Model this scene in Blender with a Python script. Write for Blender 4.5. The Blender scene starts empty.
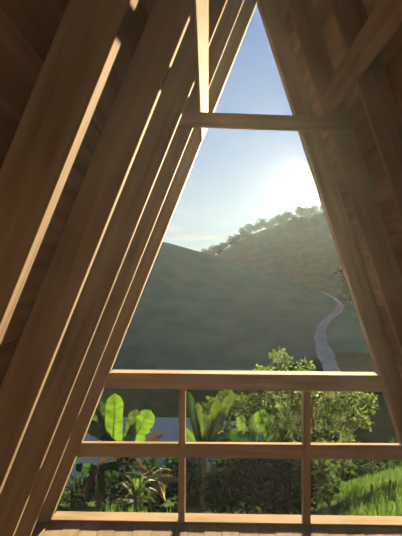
import bpy, math, random
from mathutils import Vector, Matrix, noise
random.seed(7)
scene = bpy.context.scene
COL = scene.collection
R = math.radians

# ------------------------------------------------------------------ camera frame
F = 403.0                                   # focal length in pixels of the 402x536 frame
HC = 1.655                                  # eye height above the floor
ROLL = R(0.25)
cy = Vector((7 / F, -7 / F, -1)).normalized()           # world +Y seen by the camera
up = Vector((math.sin(ROLL), math.cos(ROLL), 0))
cz = (up - up.dot(cy) * cy).normalized()
cx = cy.cross(cz)
M3 = Matrix((cx, cy, cz))                   # camera -> world
CAM = Vector((0, 0, HC))

def ray(px, py):
    return M3 @ Vector(((px - 201) / F, (268 - py) / F, -1))

def at(px, py, y):
    d = ray(px, py)
    return CAM + d * (y / d.y)

cam_d = bpy.data.cameras.new('camera')
cam = bpy.data.objects.new('camera', cam_d)
COL.objects.link(cam)
cam.matrix_world = Matrix.Translation(CAM) @ M3.to_4x4()
cam_d.sensor_fit = 'VERTICAL'
cam_d.sensor_height = 24
cam_d.lens = 24 * F / 536
cam_d.clip_start = 0.02
cam_d.clip_end = 2000
scene.camera = cam
SUN = ray(298, 188).normalized()

# ------------------------------------------------------------------ materials
def new_mat(name):
    m = bpy.data.materials.new(name)
    m.use_nodes = True
    nt = m.node_tree
    nt.nodes.clear()
    return m, nt, nt.nodes, nt.links

def ramp(ns, stops):
    r = ns.new('ShaderNodeValToRGB')
    e = r.color_ramp.elements
    e[0].position, e[0].color = stops[0][0], (*stops[0][1], 1)
    e[1].position, e[1].color = stops[-1][0], (*stops[-1][1], 1)
    for p, c in stops[1:-1]:
        k = e.new(p)
        k.color = (*c, 1)
    return r

def wood(name, axis, dark, mid, light, rough=0.9, island=0.0):
    """sawn timber, grain running along the given world axis"""
    m, nt, ns, ln = new_mat(name)
    out = ns.new('ShaderNodeOutputMaterial')
    b = ns.new('ShaderNodeBsdfPrincipled')
    tc = ns.new('ShaderNodeTexCoord')
    mp = ns.new('ShaderNodeMapping')
    q = Vector(axis).normalized().rotation_difference(Vector((1, 0, 0)))
    mp.inputs['Rotation'].default_value = q.to_euler()
    sc = ns.new('ShaderNodeMapping')
    sc.inputs['Scale'].default_value = (1.6, 26, 26)
    n1 = ns.new('ShaderNodeTexNoise'); n1.noise_dimensions = '4D'
    n1.inputs['Scale'].default_value = 1.0
    n1.inputs['Detail'].default_value = 5
    n1.inputs['Distortion'].default_value = 0.6
    sc2 = ns.new('ShaderNodeMapping')
    sc2.inputs['Scale'].default_value = (2.2, 5, 5)
    n2 = ns.new('ShaderNodeTexNoise'); n2.noise_dimensions = '4D'
    n2.inputs['Scale'].default_value = 1.0
    n2.inputs['Detail'].default_value = 3
    geo = ns.new('ShaderNodeNewGeometry')
    oi = ns.new('ShaderNodeObjectInfo')
    add = ns.new('ShaderNodeMath'); add.operation = 'ADD'
    mul = ns.new('ShaderNodeMath'); mul.operation = 'MULTIPLY'; mul.inputs[1].default_value = 37
    ln.new(geo.outputs['Random Per Island'], add.inputs[0])
    ln.new(oi.outputs['Random'], add.inputs[1])
    ln.new(add.outputs[0], mul.inputs[0])
    ln.new(tc.outputs['Object'], mp.inputs[0])
    ln.new(mp.outputs[0], sc.inputs[0]); ln.new(mp.outputs[0], sc2.inputs[0])
    ln.new(sc.outputs[0], n1.inputs['Vector']); ln.new(sc2.outputs[0], n2.inputs['Vector'])
    ln.new(mul.outputs[0], n1.inputs['W']); ln.new(mul.outputs[0], n2.inputs['W'])
    mx = ns.new('ShaderNodeMath'); mx.operation = 'MULTIPLY_ADD'
    mx.inputs[1].default_value = 0.45
    ln.new(n2.outputs['Fac'], mx.inputs[0])
    h = ns.new('ShaderNodeMath'); h.operation = 'MULTIPLY'; h.inputs[1].default_value = 0.55
    ln.new(n1.outputs['Fac'], h.inputs[0]); ln.new(h.outputs[0], mx.inputs[2])
    r = ramp(ns, [(0.3, dark), (0.48, mid), (0.68, light)])
    ln.new(mx.outputs[0], r.inputs[0])
    hsv = ns.new('ShaderNodeHueSaturation')
    v = ns.new('ShaderNodeMath'); v.operation = 'MULTIPLY_ADD'
    v.inputs[1].default_value = island; v.inputs[2].default_value = 1 - island / 2
    ln.new(geo.outputs['Random Per Island'], v.inputs[0])
    ln.new(v.outputs[0], hsv.inputs['Value'])
    ln.new(r.outputs[0], hsv.inputs['Color'])
    ln.new(hsv.outputs[0], b.inputs['Base Color'])
    b.inputs['Roughness'].default_value = rough
    b.inputs['Specular IOR Level'].default_value = 0.02
    b.inputs['Specular Tint'].default_value = (1.0, 0.72, 0.42, 1)
    bp = ns.new('ShaderNodeBump'); bp.inputs['Strength'].default_value = 0.25
    bp.inputs['Distance'].default_value = 0.004
    ln.new(n1.outputs['Fac'], bp.inputs['Height']); ln.new(bp.outputs[0], b.inputs['Normal'])
    ln.new(b.outputs[0], out.inputs[0])
    return m

def surface(name, c1, c2, scale=4.0, rough=0.9, detail=6, bump=0.0, spec=0.0):
    m, nt, ns, ln = new_mat(name)
    out = ns.new('ShaderNodeOutputMaterial')
    b = ns.new('ShaderNodeBsdfPrincipled')
    tc = ns.new('ShaderNodeTexCoord')
    n = ns.new('ShaderNodeTexNoise')
    n.inputs['Scale'].default_value = scale
    n.inputs['Detail'].default_value = detail
    r = ramp(ns, [(0.35, c1), (0.65, c2)])
    ln.new(tc.outputs['Object'], n.inputs['Vector'])
    ln.new(n.outputs['Fac'], r.inputs[0]); ln.new(r.outputs[0], b.inputs['Base Color'])
    b.inputs['Roughness'].default_value = rough
    b.inputs['Specular IOR Level'].default_value = spec
    if bump:
        bp = ns.new('ShaderNodeBump'); bp.inputs['Strength'].default_value = 0.6
        bp.inputs['Distance'].default_value = bump
        ln.new(n.outputs['Fac'], bp.inputs['Height']); ln.new(bp.outputs[0], b.inputs['Normal'])
    ln.new(b.outputs[0], out.inputs[0])
    return m

def leafy(name, c1, c2, trans, rough=0.7, tmix=0.5, bands=False, spec=0.15):
    """thin leaf: glossy diffuse skin plus light coming through"""
    m, nt, ns, ln = new_mat(name)
    out = ns.new('ShaderNodeOutputMaterial')
    b = ns.new('ShaderNodeBsdfPrincipled')
    t = ns.new('ShaderNodeBsdfTranslucent')
    mix = ns.new('ShaderNodeMixShader'); mix.inputs[0].default_value = tmix
    geo = ns.new('ShaderNodeNewGeometry')
    r = ramp(ns, [(0.0, c1), (1.0, c2)])
    ln.new(geo.outputs['Random Per Island'], r.inputs[0])
    ln.new(r.outputs[0], b.inputs['Base Color'])
    hs = ns.new('ShaderNodeHueSaturation')
    v = ns.new('ShaderNodeMath'); v.operation = 'MULTIPLY_ADD'
    v.inputs[1].default_value = 0.7; v.inputs[2].default_value = 0.65
    ln.new(geo.outputs['Random Per Island'], v.inputs[0])
    ln.new(v.outputs[0], hs.inputs['Value'])
    hs.inputs['Color'].default_value = (*trans, 1)
    if bands:
        uv = ns.new('ShaderNodeTexCoord'); mp = ns.new('ShaderNodeMapping')
        mp.inputs['Scale'].default_value = (16, 1.2, 1)
        nz = ns.new('ShaderNodeTexNoise'); nz.inputs['Scale'].default_value = 1.0; nz.inputs['Detail'].default_value = 3
        ln.new(uv.outputs['UV'], mp.inputs[0]); ln.new(mp.outputs[0], nz.inputs['Vector'])
        rb = ramp(ns, [(0.35, (0.35, 0.42, 0.3)), (0.62, (1.25, 1.15, 1.0))])
        ln.new(nz.outputs['Fac'], rb.inputs[0])
        mm = ns.new('ShaderNodeMix'); mm.data_type = 'RGBA'; mm.blend_type = 'MULTIPLY'; mm.inputs[0].default_value = 1
        ln.new(hs.outputs[0], mm.inputs[6]); ln.new(rb.outputs[0], mm.inputs[7])
        ln.new(mm.outputs[2], t.inputs['Color'])
    else:
        ln.new(hs.outputs[0], t.inputs['Color'])
    b.inputs['Roughness'].default_value = rough
    b.inputs['Specular IOR Level'].default_value = spec
    ln.new(b.outputs[0], mix.inputs[1]); ln.new(t.outputs[0], mix.inputs[2])
    ln.new(mix.outputs[0], out.inputs[0])
    return m

# ------------------------------------------------------------------ mesh builder
class MB:
    def __init__(self):
        self.v, self.f, self.mi = [], [], []
    def add(self, vs, fs, mi=0):
        o = len(self.v)
        self.v += [tuple(p) for p in vs]
        self.f += [tuple(i + o for i in f) for f in fs]
        self.mi += [mi] * len(fs)
    def prism(self, poly, vec):
        """closed prism: polygon swept by vec"""
        n = len(poly)
        a = [Vector(p) for p in poly]
        b = [p + Vector(vec) for p in a]
        nrm = Vector((0, 0, 0))
        for i in range(n):
            nrm += a[i].cross(a[(i + 1) % n])
        if nrm.dot(Vector(vec)) > 0:
            a.reverse(); b.reverse()
        fs = [tuple(range(n)), tuple(range(2 * n - 1, n - 1, -1))]
        fs += [(i, n + i, n + (i + 1) % n, (i + 1) % n) for i in range(n)]
        self.add(a + b, fs)
    def tube(self, pts, rads, n=8, mi=0):
        pts = [Vector(p) for p in pts]
        vs, fs = [], []
        for i, p in enumerate(pts):
            d = (pts[min(i + 1, len(pts) - 1)] - pts[max(i - 1, 0)]).normalized()
            a = d.orthogonal().normalized() if i == 0 else (a - a.dot(d) * d).normalized()
            b = d.cross(a)
            for k in range(n):
                t = 2 * math.pi * k / n
                vs.append(p + (a * math.cos(t) + b * math.sin(t)) * rads[i])
        for i in range(len(pts) - 1):
            for k in range(n):
                fs.append((i * n + k, i * n + (k + 1) % n, (i + 1) * n + (k + 1) % n, (i + 1) * n + k))
        fs.append(tuple(range(n - 1, -1, -1)))
        fs.append(tuple((len(pts) - 1) * n + k for k in range(n)))
        self.add(vs, fs, mi)
    def leaf(self, p, d, nrm, L, W, mi=0):
        """one small folded leaf"""
        d = d.normalized()
        s = d.cross(nrm)
        if s.length < 1e-4:
            s = d.orthogonal()
        s.normalize()
        n = s.cross(d)
        vs = [p, p + d * L * 0.4 + s * W * 0.5 + n * W * 0.15, p + d * L, p + d * L * 0.4 - s * W * 0.5 + n * W * 0.15,
              p + d * L * 0.45]
        self.add(vs, [(0, 1, 4), (1, 2, 4), (2, 3, 4), (3, 0, 4)], mi)
    def build(self, name, mat, parent=None, smooth=False, bevel=0.0):
        me = bpy.data.meshes.new(name)
        me.from_pydata(self.v, [], self.f)
        for m in (mat if isinstance(mat, (list, tuple)) else [mat]):
            me.materials.append(m)
        me.polygons.foreach_set('material_index', self.mi)
        if smooth:
            me.polygons.foreach_set('use_smooth', [True] * len(me.polygons))
        me.update()
        o = bpy.data.objects.new(name, me)
        COL.objects.link(o)
        if parent:
            o.parent = parent
            o.matrix_parent_inverse = Matrix.Translation(-Vector(parent.location))
        if bevel:
            b = o.modifiers.new('bevel', 'BEVEL')
            b.width = bevel; b.segments = 2; b.limit_method = 'ANGLE'
        return o

def tag(o, label=None, cat=None, group=None, kind=None):
    if label: o['label'] = label
    if cat: o['category'] = cat
    if group: o['group'] = group
    if kind: o['kind'] = kind
    return o

def empty(name, loc):
    o = bpy.data.objects.new(name, None)
    o.empty_display_size = 0.1
    o.location = loc
    COL.objects.link(o)
    return o

# ------------------------------------------------------------------ the cabin
YB, YF = -4.2, 2.80                        # rear end of the roof, outer face of the gable
YR = 2.765                                 # outer face of the gable rafters
YG = 2.70                                  # room face of the gable frame
def line_xz(p, q):
    """inner roof line through two points: point at floor and direction up"""
    d = (q - p); d.y = 0; d.normalize()
    if d.z < 0: d = -d
    base = Vector((p.x - d.x * p.z / d.z, 0, 0))
    return base, d
baseL, dL = line_xz(at(231, 70, YR), at(56.3, 509, YR))
baseR, dR = line_xz(at(270, 46, YR), at(398.6, 443.3, YR))
nL = Vector((dL.z, 0, -dL.x))              # inward normals
nR = Vector((-dR.z, 0, dR.x))
# apex: where the two inner lines meet
t = ((baseR - baseL).x * dR.z - (baseR - baseL).z * dR.x) / (dL.x * dR.z - dL.z * dR.x)
APEX = baseL + dL * t
DEP = 0.125                                # rafter depth

PINE = dict(dark=(0.0970, 0.0694, 0.0478), mid=(0.1754, 0.1306, 0.0910), light=(0.2388, 0.1791, 0.1254))
SAWN = dict(dark=(0.1001, 0.0683, 0.0491), mid=(0.1820, 0.1274, 0.0910), light=(0.2730, 0.1911, 0.1365))
w_left = wood('pine_left', dL, dark=(0.0970, 0.0732, 0.0515), mid=(0.1754, 0.1358, 0.0970), light=(0.2388, 0.1865, 0.1329))
w_right = wood('pine_right', dR, **PINE)
w_x = wood('pine_crosswise', (1, 0, 0), dark=(0.093, 0.067, 0.045), mid=(0.168, 0.126, 0.086), light=(0.23, 0.172, 0.12))
w_y = wood('pine_lengthwise', (0, 1, 0), **PINE)
w_z = wood('pine_upright', (0, 0, 1), **PINE)
w_board = wood('sawn_boards', (0, 1, 0), island=0.5, **SAWN)
w_floor = wood('floor_boards', (0.0000, 0.8200, 0.0000), island=0.35, dark=(0.0861, 0.0640, 0.0410), mid=(0.1271, 0.0968, 0.0648), light=(0.1640, 0.1271, 0.0886))

def on_line(base, d, n, off, z):
    p = base - n * off
    return p + d * ((z - p.z) / d.z)

def rafter(base, d, n, y0, y1, mat, label):
    def on(off, x=None, z=None):
        p = base - n * off
        k = (x - p.x) / d.x if x is not None else (z - p.z) / d.z
        return p + d * k
    poly = [on(0, z=0), on(0, x=APEX.x), on(DEP, x=APEX.x), on(DEP, z=0)]
    mb = MB()
    mb.prism([Vector((p.x, y0, p.z)) for p in poly], (0, y1 - y0, 0))
    o = mb.build('roof_rafter', mat, bevel=0.003)
    side = 'left' if d.x > 0 else 'right'
    return tag(o, label, 'rafter', 'rafters of the %s roof slope' % side)

TH = 0.032
YS = {'L': [-0.06, 0.395, 0.855, 1.317, 1.77, 2.185], 'R': [1.30, 1.76, 2.225]}
LABL = ['left rafter behind the camera position', 'left rafter nearest the camera, just past the left edge of the photo',
        'broad dark rafter with the widest sunlit edge, farthest left on the sloping wall',
        'dark pine rafter with the second widest sunlit edge from the left',
        'left rafter whose thin sunlit edge stops at the end of the collar tie',
        'left rafter with a thin sunlit edge, beside the left gable rafter']
for y, lb in zip(YS['L'], LABL):
    rafter(baseL, dL, nL, y, y + (0.045 if 0.8 < y < 1 else TH), w_left, lb)
LABR = ['right rafter nearest the camera, just past the right edge of the photo',
        'right rafter crossing the top right corner, right of the other sloping rafters',
        'right rafter beside the right gable rafter, behind the end of the collar tie']
for y, lb in zip(YS['R'], LABR):
    rafter(baseR, dR, nR, y, y + TH, w_right, lb)
rafter(baseL, dL, nL, YG, YR, w_left, 'thick end rafter framing the left edge of the open gable')
rafter(baseR, dR, nR, YG, YR, w_right, 'thick reddish end rafter framing the right edge of the open gable')

def sheathing(name, base, d, n, mat):
    mb = MB()
    L = (APEX - base).length + 0.35
    w, s = 0.145, -0.1
    p0 = base - n * DEP
    while s < L:
        th = 0.022
        a = p0 + d * s - n * random.uniform(0.0, 0.004)
        b = p0 + d * (s + w) - n * random.uniform(0.0, 0.004)
        poly = [a, b, p0 + d * (s + w) - n * th, p0 + d * s - n * th]
        # stop at the ridge
        if (d.x > 0 and b.x > APEX.x) or (d.x < 0 and b.x < APEX.x):
            break
        mb.prism([Vector((p.x, YB, p.z)) for p in poly], (0, YF - YB, 0))
        s += w
    # ridge closing board
    a = p0 + d * s
    e = p0 + d * ((APEX.x - p0.x) / d.x)
    poly = [a, e, e - n * 0.022, a - n * 0.022]
    mb.prism([Vector((p.x, YB, p.z)) for p in poly], (0, YF - YB, 0))
    o = mb.build(name, mat)
    return tag(o, kind='structure')
sheathing('wall_left', baseL, dL, nL, w_board)
sheathing('wall_right', baseR, dR, nR, w_board)

# boarded rear wall, unseen, added to cut skylight from behind the camera
mb = MB()
rows = 34
for i in range(rows):
    z0, z1 = 3.9 * i / rows, 3.9 * (i + 1) / rows
    def xs(base, d, n, z): return on_line(base, d, n, DEP + 0.01, z).x
    a0, a1 = min(xs(baseL, dL, nL, z0), APEX.x - .01), min(xs(baseL, dL, nL, z1), APEX.x - .01)
    b0, b1 = max(xs(baseR, dR, nR, z0), APEX.x + .01), max(xs(baseR, dR, nR, z1), APEX.x + .01)
    th = random.uniform(0.02, 0.024)
    mb.prism([Vector((a0, YB, z0)), Vector((b0, YB, z0)), Vector((b1, YB, z1)), Vector((a1, YB, z1))], (0, th, 0))
tag(mb.build('rear_light_block', w_board), kind='structure')

# floor of lengthwise boards
mb = MB()
x = baseL.x - 0.1
while x < baseR.x + 0.1:
    w = random.uniform(0.105, 0.125)
    mb.prism([Vector((x, YB, -0.03)), Vector((x + w - 0.003, YB, -0.03)), Vector((x + w - 0.003, YB, random.uniform(-.002, .001))), Vector((x, YB, random.uniform(-.002, .001)))], (0, YF - YB, 0))
    x += w
tag(mb.build('floor', w_floor), kind='structure')

# lengthwise planks nailed on the inner edges of the rafters
def hit(px, py, base, n, off):
    d = ray(px, py)
    p = base + n * off
    return CAM + d * ((p - CAM).dot(n) / d.dot(n))
def plank(base, d, n, lo_px, hi_px, label, y1=2.66):
    def s_of(pxs):
        return sum((hit(*p, base, n, 0.012) - base).dot(d) for p in pxs) / len(pxs)
    s0, s1 = s_of(lo_px), s_of(hi_px)
    print('plank', s0, s1)
    a = base + n * 0.001
    poly = [a + d * s0, a + d * s1, a + d * s1 + n * 0.012, a + d * s0 + n * 0.012]
    mb = MB()
    mb.prism([Vector((p.x, YB, p.z)) for p in poly], (0, y1 - YB, 0))
    o = mb.build('bracing_plank', w_y, bevel=0.002)
    tag(o, label, 'plank', 'lengthwise bracing planks')
    return (base + d * s0).z
zl = plank(baseL, dL, nL, [(196.1, 0), (198.1, 70)], [(209.3, 0), (208, 70)],
           'pale sunlit lengthwise plank nailed across the left rafters above the collar tie')
plank(baseR, dR, nR, [(402, 23), (352, 85)], [(377, 0), (311, 112)],
      'hazy diagonal-looking lengthwise plank nailed across the right rafters', 2.19)

# collar tie across the frame, just under the planks
YC = 2.152
zt = (at(212, 112.3, YC).z, at(293, 115.2, YC).z)
zb = (at(212, 126.2, YC).z, at(297, 129.2, YC).z)
zt0, zb0 = zt[0], zb[0]
def xz(x, a, b, xa, xb):
    return a + (b - a) * (x - xa) / (xb - xa)
xa, xb = at(212, 112, YC).x, at(295, 115, YC).x
xl = on_line(baseL, dL, nL, 0.10, zb0).x; xl2 = on_line(baseL, dL, nL, 0.10, zt0).x
xr = on_line(baseR, dR, nR, 0.10, zb[1]).x; xr2 = on_line(baseR, dR, nR, 0.10, zt[1]).x
mb = MB()
mb.prism([Vector((xl, YC, xz(xl, *zb, xa, xb))), Vector((xr, YC, xz(xr, *zb, xa, xb))),
          Vector((xr2, YC, xz(xr2, *zt, xa, xb))), Vector((xl2, YC, xz(xl2, *zt, xa, xb)))], (0, 0.032, 0))
tag(mb.build('collar_tie', w_x, bevel=0.003), 'horizontal pine collar tie crossing the upper part of the open gable', 'beam')

# ------------------------------------------------------------------ railing in the gable
rail = empty('railing', (at(240, 520, YG).x, (YG + YF) / 2, 0))
tag(rail, 'pine railing of horizontal rails and two balusters closing the open gable', 'railing')
def rail_bar(name, zl0, zl1, zr0, zr1, x0=None, x1=None, ya=YG, yb=YF, lab=None):
    """bar between the two slopes, or between given x positions; z left/right, bottom/top"""
    XL, XR = baseL.x, baseR.x
    def zb_(x): return zl0 + (zr0 - zl0) * (x - XL) / (XR - XL)
    def zt_(x): return zl1 + (zr1 - zl1) * (x - XL) / (XR - XL)
    e = -0.002
    pa = (x0, x0) if x0 is not None else (on_line(baseL, dL, nL, e, zl0).x, on_line(baseL, dL, nL, e, zl1).x)
    pb = (x1, x1) if x1 is not None else (on_line(baseR, dR, nR, e, zr0).x, on_line(baseR, dR, nR, e, zr1).x)
    mb = MB()
    mb.prism([Vector((pa[0], ya, zb_(pa[0]))), Vector((pb[0], ya, zb_(pb[0]))),
              Vector((pb[1], ya, zt_(pb[1]))), Vector((pa[1], ya, zt_(pa[1])))], (0, yb - ya, 0))
    o = mb.build(name, w_x, rail, bevel=0.003)
    if lab: o['label'] = lab
    return o
def zz(pl, pr):
    """heights at the feet of both slopes from one point near each end"""
    a, b = at(*pl, YG), at(*pr, YG)
    k = (b.z - a.z) / (b.x - a.x)
    return a.z + k * (baseL.x - a.x), a.z + k * (baseR.x - a.x)
tl, tr = zz((110, 372.9), (380, 375.5)); bl, br = zz((110, 388.6), (380, 391.8))
rail_bar('handrail', bl, tl, br, tr)
HBL, HBR = bl, br
ml, mr = zz((90, 443.2), (395, 445.3)); nl, nr = zz((90, 456.9), (395, 460.2))
bal = [(178.6, 185.1), (303.3, 310.6)]
bx = [(at(a, 450, YG).x, at(b, 450, YG).x) for a, b in bal]
g = 0.001
rail_bar('middle_rail', nl, ml, nr, mr, None, bx[0][0] - g, YG, YG + 0.036)
rail_bar('middle_rail', nl, ml, nr, mr, bx[0][1] + g, bx[1][0] - g, YG, YG + 0.036)
rail_bar('middle_rail', nl, ml, nr, mr, bx[1][1] + g, None, YG, YG + 0.036)
sl, sr = zz((60, 518.4), (395, 519.0))
sl = sr = 0.017
rail_bar('bottom_rail', 0.001, sl, 0.001, sr)
for i, (x0, x1) in enumerate(bx):
    mb = MB()
    def zq(x, a, b): return a + (b - a) * (x - baseL.x) / (baseR.x - baseL.x)
    lo, hi = zq(x0, sl, sr) + 0.001, zq(x0, HBL, HBR) - 0.001
    mb.prism([Vector((x0, YG - 0.004, lo)), Vector((x1, YG - 0.004, lo)), Vector((x1, YG + 0.05, lo)), Vector((x0, YG + 0.05, lo))], (0, 0, hi - lo))
    mb.build('baluster', w_z, rail, bevel=0.003)

# ------------------------------------------------------------------ the land
def lerp_tab(tab, x):
    if x <= tab[0][0]: return tab[0][1]
    for (x0, v0), (x1, v1) in zip(tab, tab[1:]):
        if x <= x1:
            return v0 + (v1 - v0) * (x - x0) / (x1 - x0)
    return tab[-1][1]
CREST = [(-90, 22), (-40, 14.6), (-10.6, 8.8), (7.6, 3.5), (34, -5.7), (60, -9), (140, -9)]
RIDGE = [(-120, -10), (-20, 2), (0.5, 8.5), (19.6, 20.5), (47, 31), (63, 34), (90, 37), (160, 39)]
WATER = -9.45
def ground0(x, y):
    c, r = lerp_tab(CREST, x), lerp_tab(RIDGE, x)
    tab = [(-20, -0.6), (2.0, -0.62), (3.2, -0.8), (20, -9.0), (22, -10.2), (30, -10.2), (32, -9.2), (48, -8.6),
           (107, c + HC), (116, c + 1.2), (150, c - 12), (215, r + HC), (230, r + HC), (330, r - 30)]
    z = lerp_tab(tab, y)
    if y < 70:
        k = max(0.0, x - 2.2) * 0.28 * min(1, max(0, (y - 3) / 6)) * min(1, (70 - y) / 30)
        k = min(k, 3)
        z += k
        if x < -13 and y > 14:
            z += (-13 - x) * 0.15 * min(1, (y - 14) / 6) * min(1, (70 - y) / 30)
    return z
def ground(x, y):
    z = 0.0
    s = 0.6 + 1.4 * min(1, max(0, (y - 34) / 30))
    for i in (-1, 0, 1):
        z += ground0(x, y + i * s)
    z /= 3
    if y > 4:
        z += 0.12 * max(0, 1 - y / 45) * noise.noise(Vector((x * .35, y * .35, 3.1)))
        z += 0.3 * min(1, max(0, (y - 30) / 40)) * noise.noise(Vector((x * .06, y * .06, 3.1)))
    return z

m_ground = surface('grassy_soil', (0.008, 0.014, 0.005), (0.016, 0.032, 0.009), 1.3, bump=0.03)
m_hill = surface('pasture', (0.03, 0.070, 0.045), (0.045, 0.095, 0.06), 0.25, bump=0.2)
m_ridge = surface('forest_floor', (0.012, 0.022, 0.010), (0.03, 0.045, 0.02), 0.3, bump=0.5)
def field(name, xs, ys, mat):
    mb = MB()
    vs = [Vector((x, y, ground(x, y))) for y in ys for x in xs]
    nx = len(xs)
    fs = [(j * nx + i, j * nx + i + 1, (j + 1) * nx + i + 1, (j + 1) * nx + i) for j in range(len(ys) - 1) for i in range(nx - 1)]
    mb.add(vs, fs)
    return tag(mb.build(name, mat, smooth=True), kind='structure')
def rng(a, b, n): return [a + (b - a) * i / n for i in range(n + 1)]
field('ground', rng(-40, 40, 100), rng(-6, 40, 80), m_ground)
field('hillside', rng(-110, 110, 90), rng(40, 130, 60), m_hill)
field('ridge', rng(-140, 190, 80), rng(130, 300, 50), m_ridge)

# pond
m, nt, ns, ln = new_mat('pond_water')
out = ns.new('ShaderNodeOutputMaterial'); b = ns.new('ShaderNodeBsdfPrincipled')
b.inputs['Base Color'].default_value = (0.015, 0.03, 0.035, 1)
b.inputs['Roughness'].default_value = 0.04
b.inputs['IOR'].default_value = 1.33
b.inputs['Specular IOR Level'].default_value = 0.9
n = ns.new('ShaderNodeTexNoise'); n.inputs['Scale'].default_value = 3.0
bp = ns.new('ShaderNodeBump'); bp.inputs['Strength'].default_value = 0.15; bp.inputs['Distance'].default_value = 0.02
ln.new(n.outputs['Fac'], bp.inputs['Height']); ln.new(bp.outputs[0], b.inputs['Normal'])
ln.new(b.outputs[0], out.inputs[0])
mb = MB()
poly = []
for i in range(48):
    a = 2 * math.pi * i / 48
    poly.append(Vector((-6 + 13.5 * math.cos(a), 26.2 + 5.9 * math.sin(a), WATER)))
mb.prism(poly, (0, 0, -0.05))
tag(mb.build('pond', m), 'still pond reflecting pale blue sky beyond the banana plants', 'pond')

# dirt track on the hillside
def land(px, py, y0=25):
    d = ray(px, py)
    y = y0
    while y < 260:
        p = CAM + d * (y / d.y)
        if ground(p.x, p.y) >= p.z:
            return p
        y += 0.25
    return CAM + d * (200 / d.y)
track_px = [(322, 292), (334, 298), (341.5, 305), (338, 312), (329, 319), (322, 327), (320, 337), (323, 350), (329, 364), (334, 380), (337, 396)]
tw = [1.0, 1.1, 1.3, 1.3, 1.3, 1.3, 1.4, 1.4, 1.4, 1.4, 1.4]
pts = []
for (p, q), (w0, w1) in zip(zip(track_px, track_px[1:]), zip(tw, tw[1:])):
    for i in range(6):
        k = i / 6
        pts.append((land(p[0] + (q[0] - p[0]) * k, p[1] + (q[1] - p[1]) * k), w0 + (w1 - w0) * k))
mb = MB()
vs = []
for i, (p, w) in enumerate(pts):
    d = pts[min(i + 2, len(pts) - 1)][0] - pts[max(i - 2, 0)][0]
    s = Vector((d.y, -d.x, 0)).normalized() * w / 2 * (1 + 0.25 * noise.noise(p * 0.4))
    # three points across, draped over the land
    for k in (-1, 0, 1):
        q = p + s * k
        vs.append(Vector((q.x, q.y, ground(q.x, q.y) + (0.16 if k == 0 else 0.10))))
fs = []
for i in range(len(pts) - 1):
    for k in (0, 1):
        fs.append((i * 3 + k, i * 3 + k + 1, (i + 1) * 3 + k + 1, (i + 1) * 3 + k))
mb.add(vs, fs)
m_track = surface('dry_dirt', (0.24, 0.21, 0.17), (0.33, 0.29, 0.24), 0.8)
tag(mb.build('dirt_track', m_track, smooth=True), 'pale winding dirt track climbing the far grassy hillside', 'track', kind='structure')

# ------------------------------------------------------------------ plants
m_bark = surface('bark', (0.05, 0.035, 0.02), (0.11, 0.08, 0.05), 9)
m_stem = surface('pseudostem', (0.05, 0.055, 0.02), (0.14, 0.10, 0.05), 5)
lf_banana = leafy('banana_leaf', (0.0084, 0.0322, 0.0059), (0.0106, 0.0381, 0.0073), (0.0338, 0.0761, 0.0064), tmix=0.5, bands=True)
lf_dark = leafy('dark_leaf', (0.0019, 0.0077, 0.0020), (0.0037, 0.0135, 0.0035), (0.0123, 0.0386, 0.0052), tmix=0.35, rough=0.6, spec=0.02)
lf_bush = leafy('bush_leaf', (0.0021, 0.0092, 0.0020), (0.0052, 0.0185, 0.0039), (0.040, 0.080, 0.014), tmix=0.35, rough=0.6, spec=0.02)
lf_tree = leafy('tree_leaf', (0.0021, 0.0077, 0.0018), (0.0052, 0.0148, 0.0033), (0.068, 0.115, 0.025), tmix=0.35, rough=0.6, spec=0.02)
lf_yellow = leafy('yellow_leaf', (0.0351, 0.0322, 0.0087), (0.0585, 0.0469, 0.0147), (0.1611, 0.1523, 0.0351), tmix=0.5)
lf_dry = leafy('dry_leaf', (0.0205, 0.0132, 0.0087), (0.0351, 0.0234, 0.0147), (0.0351, 0.0234, 0.0117), tmix=0.25)
lf_mid = leafy('mid_leaf', (0.0059, 0.0161, 0.0053), (0.0087, 0.0219, 0.0059), (0.0234, 0.0439, 0.0059), tmix=0.45, bands=True)
lf_grass = leafy('grass_blade', (0.0106, 0.0293, 0.0059), (0.0190, 0.0469, 0.0087), (0.0359, 0.0761, 0.0102), tmix=0.4)
lf_far = leafy('far_leaf', (0.0045, 0.0082, 0.0034), (0.0087, 0.0147, 0.0059), (0.0087, 0.0117, 0.0045), tmix=0.15)
m_rib = surface('leaf_rib', (0.05, 0.09, 0.02), (0.08, 0.13, 0.03), 8)

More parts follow.
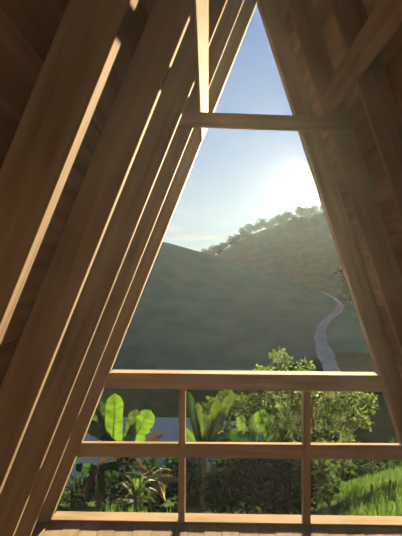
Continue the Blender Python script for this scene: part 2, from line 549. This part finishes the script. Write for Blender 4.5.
def big_leaf(parent, name, base, tip, sag, W, face, mat, n=18, torn=0.0, heart=False, fold=0.5):
    """long blade from base to tip; sag bends it; face is the way its upper side looks"""
    base, tip, face = Vector(base), Vector(tip), Vector(face).normalized()
    mid = (base + tip) / 2 + Vector(sag)
    mb = MB()
    vs, fs = [], []
    P, D = [], []
    for i in range(n + 1):
        k = i / n
        P.append(base * (1 - k) ** 2 + mid * 2 * k * (1 - k) + tip * k * k)
    cols = 4
    for i in range(n + 1):
        k = i / n
        d = (P[min(i + 1, n)] - P[max(i - 1, 0)]).normalized()
        s = d.cross(face).normalized()
        nn = s.cross(d)
        if heart:
            w = W * (0.35 + 0.9 * k ** 0.4 * (1 - k)) * (1 - k ** 6) if k > 0 else W * 0.3
            w *= 1.1
        else:
            w = W * min(1, (k / 0.10) ** 0.6 if k > 0 else 0) * (1 - max(0, (k - 0.78) / 0.22) ** 3)
        wl = w * (1 - torn * random.random()); wr = w * (1 - torn * random.random())
        for c in range(-cols // 2, cols // 2 + 1):
            u = c / (cols / 2)
            ww = (wl if u < 0 else wr) / 2
            vs.append(P[i] + s * u * ww + nn * (abs(u) * fold * w * 0.5 - (u * u) * w * 0.12) + nn * 0.05 * W * u * math.sin(i * 1.7 + c))
    m = cols + 1
    for i in range(n):
        for c in range(cols):
            fs.append((i * m + c, i * m + c + 1, (i + 1) * m + c + 1, (i + 1) * m + c))
    mb.add(vs, fs, 0)
    blade = mb.build(name, mat, parent, smooth=True)
    ul = blade.data.uv_layers.new(name='UVMap')
    for lp in blade.data.loops:
        i, c = divmod(lp.vertex_index, m)
        ul.data[lp.index].uv = (i / n - 0.12 * abs(c - cols / 2) / cols, c / cols)
    rb = MB()
    r0 = max(0.008, W * 0.045)
    rb.tube(P, [r0 * (1 - 0.8 * i / n) for i in range(n + 1)], 6)
    rib = rb.build('midrib', m_rib, blade, smooth=True)
    return blade

def frond(parent, base, tip, sag, LW, mat, n=16, name='frond'):
    """feathery drooping frond: rib with hanging leaflets"""
    base, tip = Vector(base), Vector(tip)
    mid = (base + tip) / 2 + Vector(sag)
    P = [base * (1 - k) ** 2 + mid * 2 * k * (1 - k) + tip * k * k for k in [i / n for i in range(n + 1)]]
    mb = MB()
    mb.tube(P, [0.012 * (1 - 0.8 * i / n) for i in range(n + 1)], 5)
    for i in range(2, n + 1):
        d = (P[i] - P[i - 1]).normalized()
        s = d.cross(Vector((0, 0, 1))).normalized()
        w = LW * math.sin(math.pi * (0.15 + 0.8 * i / n))
        for q in (-1, 1):
            dd = (s * q * 0.8 + d * 0.5 + Vector((0, 0, -0.7 + 0.2 * random.random())))
            mb.leaf(P[i], dd, Vector((0, 0, 1)), w, w * 0.16 + 0.02)
    return mb.build(name, mat, parent)

def gz(x, y): return ground(x, y)

def banana(label, pxy, y, leaves, lean=(0, 0), height=None, name='banana_plant', r=0.11, group=None):
    """pxy: pixel where the crown starts; leaves: (base?, tip px, dy, width, sag, face, mat, torn)"""
    c = at(*pxy, y)
    gx, gy = c.x - lean[0], y - lean[1]
    z0 = gz(gx, gy) - 0.05
    root = empty(name, (gx, gy, z0))
    tag(root, label, 'plant', group)
    mb = MB()
    P = [Vector((gx, gy, z0)).lerp(c, k) + Vector((0.05 * math.sin(3 * k), 0, 0)) for k in (0, .25, .5, .75, 1)]
    mb.tube(P, [r, r * .95, r * .8, r * .65, r * .4], 10)
    mb.build('pseudostem', m_stem, root, smooth=True)
    for tip, dy, W, sag, face, mat, torn, *base in leaves:
        t_ = at(*tip, y + dy)
        b_ = P[-1] - Vector((0, 0, 0.08))
        if base:
            b2 = at(*base[0], y + dy)
            pm = MB()
            pm.tube([b_, b_.lerp(b2, 0.5) + Vector((0.05, 0, 0.05)), b2], [0.018, 0.015, 0.01], 6)
            pm.build('petiole', m_rib, root, smooth=True)
            big_leaf(root, 'leaf', b2, t_, sag, W, face, mat, torn=torn, heart=True, fold=0.12)
        else:
            big_leaf(root, 'leaf', b_, t_, sag, W, face, mat, torn=torn)
    return root

FC = (0.1, -1, 0.3)
# left banana plants
banana('banana plant with one tall upright bright green leaf by the left gable rafter', (113, 447), 11.5, [
    ((115, 393), -0.1, 0.50, (0.02, -0.1, 0), (0.25, -1, 0.25), lf_banana, 0.06),
    ((92, 411), 0.15, 0.40, (-0.05, 0, 0.2), (0.6, -1, 0.2), lf_banana, 0.2),
    ((104, 404), 0.3, 0.34, (-0.05, 0, 0.1), (0.5, -1, 0.3), lf_mid, 0.15),
    ((87, 421), -0.2, 0.30, (-0.05, 0, 0.15), (0.3, -1, 0.4), lf_banana, 0.3),
    ((82, 431), -0.5, 0.34, (-0.1, 0, 0.25), (0.0, -0.4, 1), lf_banana, 0.2),
    ((99, 399), 0.5, 0.30, (-0.1, 0, 0.1), (0.8, -1, 0.2), lf_dark, 0.3),
    ((72, 462), -0.4, 0.30, (-0.3, 0, 0.3), (0, -1, 0.4), lf_dark, 0.3),
    ((96, 500), -0.2, 0.22, (-0.35, 0, 0.35), (0.3, -1, 0.2), lf_dry, 0.5),
])
banana('banana plant with broad wavy dark green leaf in front of the pond', (126, 455), 11.0, [
    ((151, 410), 0.0, 0.60, (-0.05, 0, 0.12), (0.5, -1, 0.45), lf_banana, 0.3),
    ((137, 409), 0.35, 0.46, (0.0, 0, 0.1), (-0.5, -1, 0.2), lf_mid, 0.25),
    ((163, 434), 0.2, 0.30, (0, 0, 0.15), (0.2, -0.8, 0.9), lf_dry, 0.5),
    ((100, 438), -0.3, 0.3, (0, 0, 0.2), (0, -0.6, 1), lf_dark, 0.3),
    ((90, 500), -0.3, 0.22, (-0.3, 0, 0.4), (0.2, -1, 0.3), lf_dry, 0.5),
    ((150, 496), -0.2, 0.24, (0.3, 0, 0.4), (-0.2, -1, 0.3), lf_dry, 0.5),
], name='banana_plant')
banana('shaded banana plant with hanging dead brown leaves low beside the left rafter', (98, 468), 9.2, [
    ((76, 470), 0.1, 0.22, (-0.1, 0, 0.15), (0, -1, 0.5), lf_dark, 0.3),
    ((86, 503), -0.1, 0.16, (-0.2, 0, 0.2), (0.3, -1, 0), lf_dry, 0.6),
    ((103, 496), -0.25, 0.20, (0.05, 0, 0.25), (0, -1, 0.1), lf_bush, 0.4),
    ((118, 470), 0.1, 0.2, (0.1, 0, 0.2), (0, -0.7, 1), lf_dark, 0.3),
], r=0.08)
# middle plants
banana('tall leafy plant with a folded upright leaf rim-lit beside the left baluster', (203, 452), 10.5, [
    ((188, 391), 0.0, 0.30, (-0.12, 0, 0.1), (0.9, -0.7, 0.1), lf_dark, 0.1),
    ((234, 393), 0.3, 0.30, (-0.05, 0, 0.1), (-0.3, -1, 0.2), lf_mid, 0.3),
    ((197, 402), 0.2, 0.26, (0, 0, 0.1), (0.3, -1, 0.2), lf_mid, 0.3),
    ((219, 400), -0.2, 0.30, (0, 0, 0.1), (-0.7, -0.8, 0), lf_mid, 0.25),
    ((241, 441), -0.5, 0.26, (0.15, 0, 0.55), (-0.4, -1, 0.3), lf_dark, 0.1),
    ((183, 428), -0.2, 0.25, (-0.1, 0, 0.1), (0.2, -1, 0.4), lf_bush, 0.3),
], name='leafy_plant')
banana('plant with one big pointed bright green leaf in the middle of the railing', (262, 455), 9.5, [
    ((269, 441), -0.15, 0.48, (0.02, -0.06, 0.05), (0.1, -1, 0.35), lf_banana, 0.1, (259, 411)),
    ((282, 440), 0.1, 0.34, (0.02, -0.06, 0.05), (-0.1, -1, 0.35), lf_mid, 0.1, (283, 419)),
    ((243, 436), 0.0, 0.30, (0.02, -0.06, 0.05), (0.3, -1, 0.35), lf_bush, 0.1, (240, 416)),
    ((251, 418), 0.2, 0.22, (-0.1, 0, 0.05), (0.4, -1, 0.2), lf_mid, 0.1),
    ((288, 424), 0.3, 0.30, (0.1, 0, 0.15), (-0.2, -1, 0.3), lf_mid, 0.1),
    ((230, 432), 0.2, 0.3, (-0.1, 0, 0.1), (0, -1, 0.5), lf_dark, 0.2),
], name='leafy_plant', r=0.05)

# drooping frond plant and strappy plant under the middle rail
def strappy(label, px, y, n, L, mat, name='strap_leaf_plant', up=1.0, W=0.05):
    c = at(*px, y)
    z0 = gz(c.x, c.y) - 0.02
    root = empty(name, (c.x, c.y, z0))
    tag(root, label, 'plant')
    mb = MB()
    mb.tube([(c.x, c.y, z0), (c.x, c.y, c.z - L * 0.3)], [0.05, 0.035], 7)
    mb.build('stem', m_bark, root, smooth=True)
    b = MB()
    for i in range(n):
        a = random.uniform(0, 6.28); e = random.uniform(-0.2, 1.2) * up
        d = Vector((math.cos(a) * math.cos(e), math.sin(a) * math.cos(e), math.sin(e)))
        l = L * random.uniform(0.6, 1.1)
        p0 = Vector((c.x, c.y, c.z - L * 0.3 + random.uniform(-.15, .05)))
        p1 = p0 + d * l * 0.55 + Vector((0, 0, 0.12 * l))
        p2 = p0 + d * l + Vector((0, 0, -0.25 * l))
        s = d.cross(Vector((0, 0, 1))).normalized() * W * 0.5
        b.add([p0 - s * .5, p0 + s * .5, p1 - s, p1 + s, p2], [(0, 1, 3, 2), (2, 3, 4)])
    b.build('leaves', mat, root)
    return root
strappy('green strap-leaved plant with narrow blades left of the left baluster', (136, 486), 7.9, 46, 0.62, lf_bush)
strappy('small pale spiky plant in deep shade under the middle rail', (219, 497), 8.6, 26, 0.42, lf_bush, W=0.035)
c = at(150, 482, 9.0)
root = empty('palm_plant', (c.x, c.y, gz(c.x, c.y) - 0.02))
tag(root, 'young palm with drooping feathery fronds, one yellow, just left of the left baluster', 'plant')
mb = MB(); mb.tube([(c.x, c.y, gz(c.x, c.y) - .02), c], [0.04, 0.03], 7); mb.build('stem', m_bark, root, smooth=True)
for tp, sg in (((181, 480), (0, 0, 0.28)), ((170, 470), (0, 0.2, 0.2)), ((122, 474), (0, 0, 0.25)), ((142, 506), (0, -0.2, 0.4)), ((165, 500), (0.1, -0.1, 0.35))):
    frond(root, c, at(*tp, 9.0 + sg[1]), sg, 0.26, lf_yellow if tp[0] > 160 else lf_bush)

def bush(label, y, clumps, leafsize, n, mat, trunk=True, name='shrub', cat='shrub', group=None, branches=True, seed=None):
    """clumps: (px, py, radius px, dy). crown of leaves over real branches"""
    cs = [(at(px, py, y + dy), r * (y + dy) / F) for px, py, r, dy in clumps]
    gx = sum(c.x for c, r in cs) / len(cs); gy = sum(c.y for c, r in cs) / len(cs)
    z0 = gz(gx, gy) - 0.05
    root = empty(name, (gx, gy, z0))
    tag(root, label, cat, group)
    zb_ = min(c.z - r for c, r in cs)
    fork = Vector((gx, gy, max(z0 + 0.3, z0 + (zb_ - z0) * 0.7)))
    mb = MB()
    rr = 0.02 + 0.015 * (fork.z - z0)
    mb.tube([(gx, gy, z0), Vector((gx + .04, gy, (z0 + fork.z) / 2)), fork], [rr * 1.4, rr * 1.1, rr], 8)
    mb.build('trunk', m_bark, root, smooth=True)
    br = MB()
    for c, r in cs:
        br.tube([fork, fork.lerp(c, 0.5) + Vector((0, 0, 0.1 * r)), c], [rr * .7, rr * .5, rr * .25], 6)
        for k in range(3):
            e = c + Vector((random.uniform(-1, 1), random.uniform(-1, 1), random.uniform(-.3, 1))) * r * .7
            br.tube([c, e], [rr * .25, rr * .1], 4)
    br.build('branches', m_bark, root, smooth=True)
    lv = MB()
    tot = sum(r * r for c, r in cs)
    for c, r in cs:
        for i in range(int(n * r * r / tot)):
            d = Vector((random.gauss(0, 1), random.gauss(0, 1), random.gauss(0, 1))).normalized()
            k = random.random() ** 0.45
            lump = 0.8 + 0.35 * noise.noise(d * 2.3 + c)
            p = c + d * r * k * lump
            out = (d + Vector((random.uniform(-.7, .7), random.uniform(-.7, .7), random.uniform(-.5, .5)))).normalized()
            nr_ = Vector((random.uniform(-1, 1), random.uniform(-1, 1), 0.8)).normalized()
            L = leafsize * random.uniform(0.7, 1.25)
            lv.leaf(p, out, nr_, L, L * 0.62)
    lv.build('foliage', mat, root)
    return root

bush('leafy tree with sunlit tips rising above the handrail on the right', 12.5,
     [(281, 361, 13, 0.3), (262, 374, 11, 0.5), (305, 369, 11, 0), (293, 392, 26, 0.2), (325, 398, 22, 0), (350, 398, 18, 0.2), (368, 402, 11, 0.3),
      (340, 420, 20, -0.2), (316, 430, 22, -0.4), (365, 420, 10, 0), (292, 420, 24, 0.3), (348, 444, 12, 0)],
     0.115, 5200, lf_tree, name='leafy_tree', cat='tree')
bush('round-leaved bush glinting in the sun behind the middle of the railing', 11.8,
     [(206, 426, 13, 1.2), (214, 408, 13, .9), (198, 438, 11, 1.2), (228, 402, 15, 0), (246, 408, 16, 0.3), (262, 400, 14, 0.4), (222, 425, 14, -.2), (246, 430, 16, 0), (275, 430, 16, 0.2)],
     0.10, 4200, lf_bush)
bush('small bright bush beside the right baluster below the middle rail', 8.0,
     [(322, 470, 14, 0), (318, 488, 13, 0), (330, 484, 10, .1), (345, 464, 9, .2)],
     0.09, 700, lf_bush)
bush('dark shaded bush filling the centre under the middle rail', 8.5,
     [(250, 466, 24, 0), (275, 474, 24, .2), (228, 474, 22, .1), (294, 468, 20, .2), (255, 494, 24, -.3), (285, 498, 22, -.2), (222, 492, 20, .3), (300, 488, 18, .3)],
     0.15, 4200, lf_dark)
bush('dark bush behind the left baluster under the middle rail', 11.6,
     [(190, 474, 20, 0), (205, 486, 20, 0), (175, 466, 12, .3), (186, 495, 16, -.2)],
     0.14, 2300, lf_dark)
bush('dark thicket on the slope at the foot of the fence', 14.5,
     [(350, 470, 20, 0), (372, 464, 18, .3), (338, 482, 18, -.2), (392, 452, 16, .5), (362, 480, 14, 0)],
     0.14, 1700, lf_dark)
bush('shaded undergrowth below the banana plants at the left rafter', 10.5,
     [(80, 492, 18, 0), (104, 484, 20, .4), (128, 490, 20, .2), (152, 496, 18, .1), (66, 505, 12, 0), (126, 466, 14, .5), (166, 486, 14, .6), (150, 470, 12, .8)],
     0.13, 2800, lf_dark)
yt = land(349, 312).y
print('tree y', yt)
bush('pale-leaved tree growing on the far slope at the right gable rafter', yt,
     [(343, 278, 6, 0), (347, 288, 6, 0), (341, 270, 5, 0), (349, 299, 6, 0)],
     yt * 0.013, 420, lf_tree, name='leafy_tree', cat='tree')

# grass on the slope outside, right, and a patch on the left
mb = MB()
def blade_patch(x0, x1, y0, y1, n, hmin, hmax, keep=lambda x, y: True):
    for i in range(n):
        x, y = random.uniform(x0, x1), random.uniform(y0, y1)
        if not keep(x, y): continue
        z = ground(x, y) - 0.02
        h = random.uniform(hmin, hmax)
        a = random.uniform(0, 6.28)
        l = Vector((math.cos(a), math.sin(a), 0)) * h * random.uniform(.1, .6)
        s = Vector((-math.sin(a), math.cos(a), 0)) * 0.012
        p = Vector((x, y, z))
        mb.add([p - s, p + s, p + l * .4 + Vector((0, 0, h * .7)) + s * .7, p + l * .4 + Vector((0, 0, h * .7)) - s * .7, p + l + Vector((0, 0, h))],
               [(0, 1, 2, 3), (3, 2, 4)])
blade_patch(1.0, 9.0, 5.5, 13, 16000, 0.07, 0.21, lambda x, y: x > 0.33 * y - 0.1 + 0.7 * noise.noise(Vector((x, y, 0))))
blade_patch(-2.6, -0.4, 6.5, 8.6, 700, 0.12, 0.30, lambda x, y: noise.noise(Vector((x * 1.5, y, 5))) > 0)
blade_patch(0.9, 4, 5.5, 8, 500, 0.10, 0.28)
tag(mb.build('grass', lf_grass), 'bright sunlit grass on the slope below the railing', 'grass', kind='stuff')

# fence posts
m_post = surface('old_post', (0.05, 0.045, 0.04), (0.12, 0.10, 0.085), 12)
posts = [((371, 508), (371, 484), 'weathered fence post in the grass nearest the right baluster'),
         ((389, 500), (388.5, 480), 'second weathered fence post, up the slope near the right gable rafter')]
for (bp_, tp_, lb) in posts:
    p = land(*bp_, 4)
    h = (bp_[1] - tp_[1]) / F * p.y * 0.95
    mb = MB()
    mb.tube([(p.x, p.y, p.z - 0.1), (p.x + .01, p.y, p.z + h * .5), (p.x + .02, p.y, p.z + h), (p.x + .02, p.y, p.z + h + .02)], [.024, .023, .022, .015], 9)
    tag(mb.build('fence_post', m_post, smooth=True), lb, 'post', 'fence posts on the grass slope')

# forest on the far ridge: one tree of each kind, then copies
def far_tree(name, h, w, lab):
    root = empty(name, (0, 0, 0))
    mb = MB(); mb.tube([(0, 0, -1), (0.1, 0, h * .4), (0, 0.1, h * .75)], [.3, .22, .1], 6)
    tr = mb.build('trunk', m_bark, root, smooth=True)
    lv = MB()
    for k in range(6):
        c = Vector((random.uniform(-.35, .35) * w, random.uniform(-.35, .35) * w, h * random.uniform(.5, .85)))
        r = w * random.uniform(.25, .4)
        for i in range(70):
            d = Vector((random.gauss(0, 1), random.gauss(0, 1), random.gauss(0, 1))).normalized()
            p = c + d * r * random.random() ** .3
            lv.leaf(p, d + Vector((random.uniform(-.5, .5),) * 3), Vector((random.uniform(-1, 1), random.uniform(-1, 1), 1)), 1.0, .8)
    lv.build('crown', lf_far, root)
    return root
protos = [far_tree('forest_tree', 8, 6.2, ''), far_tree('forest_tree', 6.5, 6.4, ''), far_tree('forest_tree', 9, 5.8, '')]
spots = []
for row, yy in enumerate((231, 224, 217, 210)):
    for i in range(14):
        spots.append((-4 + i * 6.6 + 3.3 * (row % 2) + random.uniform(-.4, .4), yy + random.uniform(-.6, .6)))
for i, (x, y) in enumerate(spots):
    p = protos[i % 3]
    if i < 3:
        o = p
    else:
        o = p.copy(); COL.objects.link(o)
        for ch in list(p.children):
            cc = ch.copy(); COL.objects.link(cc); cc.parent = o
    o.location = (x, y, ground(x, y) - 0.3)
    o.rotation_euler = (0, 0, random.uniform(0, 6.28))
    s = random.uniform(0.55, 0.78); o.scale = (s, s, s * random.uniform(.75, 1.1))
    tag(o, 'dark tree of the forest on the hazy far ridge under the sun', 'tree', 'forest trees on the far ridge')

# ------------------------------------------------------------------ light
sd = bpy.data.lights.new('sun', 'SUN')
sd.energy = 67
sd.color = (1.0, 0.75, 0.44)
sd.angle = R(0.6)
so = bpy.data.objects.new('sun', sd); COL.objects.link(so)
so.rotation_euler = (-SUN).to_track_quat('-Z', 'Y').to_euler()
so.location = (0, 0, 30)

w = bpy.data.worlds.new('sky'); scene.world = w
w.use_nodes = True
nt = w.node_tree; ns = nt.nodes; ln = nt.links; ns.clear()
out = ns.new('ShaderNodeOutputWorld'); bg = ns.new('ShaderNodeBackground')
tc = ns.new('ShaderNodeTexCoord')
sep = ns.new('ShaderNodeSeparateXYZ'); ln.new(tc.outputs['Generated'], sep.inputs[0])
rp = ramp(ns, [(0.0, (0.62, 0.66, 0.66)), (0.10, (0.46, 0.56, 0.66)), (0.28, (0.33, 0.47, 0.72)), (0.55, (0.22, 0.36, 0.68)), (1.0, (0.14, 0.26, 0.58))])
ln.new(sep.outputs['Z'], rp.inputs[0])
dot = ns.new('ShaderNodeVectorMath'); dot.operation = 'DOT_PRODUCT'
nv = ns.new('ShaderNodeVectorMath'); nv.operation = 'NORMALIZE'
ln.new(tc.outputs['Generated'], nv.inputs[0]); ln.new(nv.outputs[0], dot.inputs[0])
dot.inputs[1].default_value = SUN
def math_(op, a, b=None):
    n = ns.new('ShaderNodeMath'); n.operation = op
    for i, v in enumerate((a, b)):
        if v is None: continue
        if isinstance(v, (int, float)): n.inputs[i].default_value = v
        else: ln.new(v, n.inputs[i])
    return n.outputs[0]
cl = math_('MINIMUM', dot.outputs['Value'], 0.9999999)
ang = math_('MULTIPLY', math_('ARCCOSINE', cl), 57.2958)
g1 = math_('MULTIPLY', math_('EXPONENT', math_('MULTIPLY', math_('MULTIPLY', ang, ang), -1 / (1.5 ** 2))), 25.0)
g2 = math_('MULTIPLY', math_('EXPONENT', math_('MULTIPLY', ang, -1 / 5.0)), 0.33)
g3 = math_('MULTIPLY', math_('EXPONENT', math_('MULTIPLY', ang, -1 / 1.9)), 0.8)
gl = math_('ADD', math_('ADD', g1, g3), g2)
mixa = ns.new('ShaderNodeMix'); mixa.data_type = 'RGBA'; mixa.blend_type = 'ADD'; mixa.clamp_result = False
mixa.inputs[0].default_value = 1
gc = ns.new('ShaderNodeVectorMath'); gc.operation = 'SCALE'
gc.inputs[0].default_value = (1.0, 0.90, 0.72)
ln.new(gl, gc.inputs['Scale'])
# thin cloud streaks low over the hills
mpn = ns.new('ShaderNodeMapping'); mpn.inputs['Scale'].default_value = (5, 5, 30)
ln.new(nv.outputs[0], mpn.inputs[0])
cn = ns.new('ShaderNodeTexNoise'); cn.inputs['Scale'].default_value = 1.6; cn.inputs['Detail'].default_value = 6
ln.new(mpn.outputs[0], cn.inputs['Vector'])
cr = ramp(ns, [(0.50, (0, 0, 0)), (0.72, (1, 1, 1))]); ln.new(cn.outputs['Fac'], cr.inputs[0])
lo = ramp(ns, [(0.0, (1, 1, 1)), (0.09, (1, 1, 1)), (0.17, (0, 0, 0))]); ln.new(sep.outputs['Z'], lo.inputs[0])
cf = math_('MULTIPLY', math_('MULTIPLY', cr.outputs[0], lo.outputs[0]), 0.75)
mixc = ns.new('ShaderNodeMix'); mixc.data_type = 'RGBA'
ln.new(cf, mixc.inputs[0]); ln.new(rp.outputs[0], mixc.inputs[6]); mixc.inputs[7].default_value = (0.80, 0.72, 0.60, 1)
ln.new(mixc.outputs[2], mixa.inputs[6]); ln.new(gc.outputs[0], mixa.inputs[7])
ln.new(mixa.outputs[2], bg.inputs['Color'])
bg.inputs['Strength'].default_value = 0.85
ln.new(bg.outputs[0], out.inputs[0])

# thin haze over the valley, added scattering air in the cabin imitating a lens-flare veil
def air(name, density, g, color, poly, h, label):
    m, nt, ns, ln = new_mat(name + '_air')
    out = ns.new('ShaderNodeOutputMaterial'); vs_ = ns.new('ShaderNodeVolumeScatter')
    vs_.inputs['Color'].default_value = (*color, 1)
    vs_.inputs['Density'].default_value = density
    vs_.inputs['Anisotropy'].default_value = g
    ln.new(vs_.outputs[0], out.inputs['Volume'])
    mb = MB()
    mb.prism([Vector(p) for p in poly], h)
    return tag(mb.build(name, m), label, name.split('_')[0], kind='stuff')
air('haze', 0.000037, 0.65, (0.50, 0.80, 1.0), [(-150, 2.9, -40), (200, 2.9, -40), (200, 320, -40), (-150, 320, -40)], (0, 0, 90),
    'thin sunlit haze hanging in the valley and in front of the hills')
air('flare_veil', 0.0010, 0.62, (0.85, 0.95, 1.0), [(baseL.x - .06, -4.1, 0.003), (baseR.x + .06, -4.1, 0.003), (APEX.x + .02, -4.1, APEX.z + .1), (APEX.x - .02, -4.1, APEX.z + .1)], (0, 6.75, 0),
    'faint scattering air added inside the cabin to imitate a lens-flare veil')

scene.view_settings.view_transform = 'Standard'
scene.view_settings.look = 'None'
scene.view_settings.gamma = 1
scene.view_settings.use_curve_mapping = False
scene.view_settings.exposure = 0.0
scene.cycles.use_denoising = True
scene.cycles.max_bounces = 8
scene.cycles.diffuse_bounces = 5
scene.cycles.sample_clamp_indirect = 6
scene.cycles.sample_clamp_direct = 0
scene.cycles.transparent_max_bounces = 8
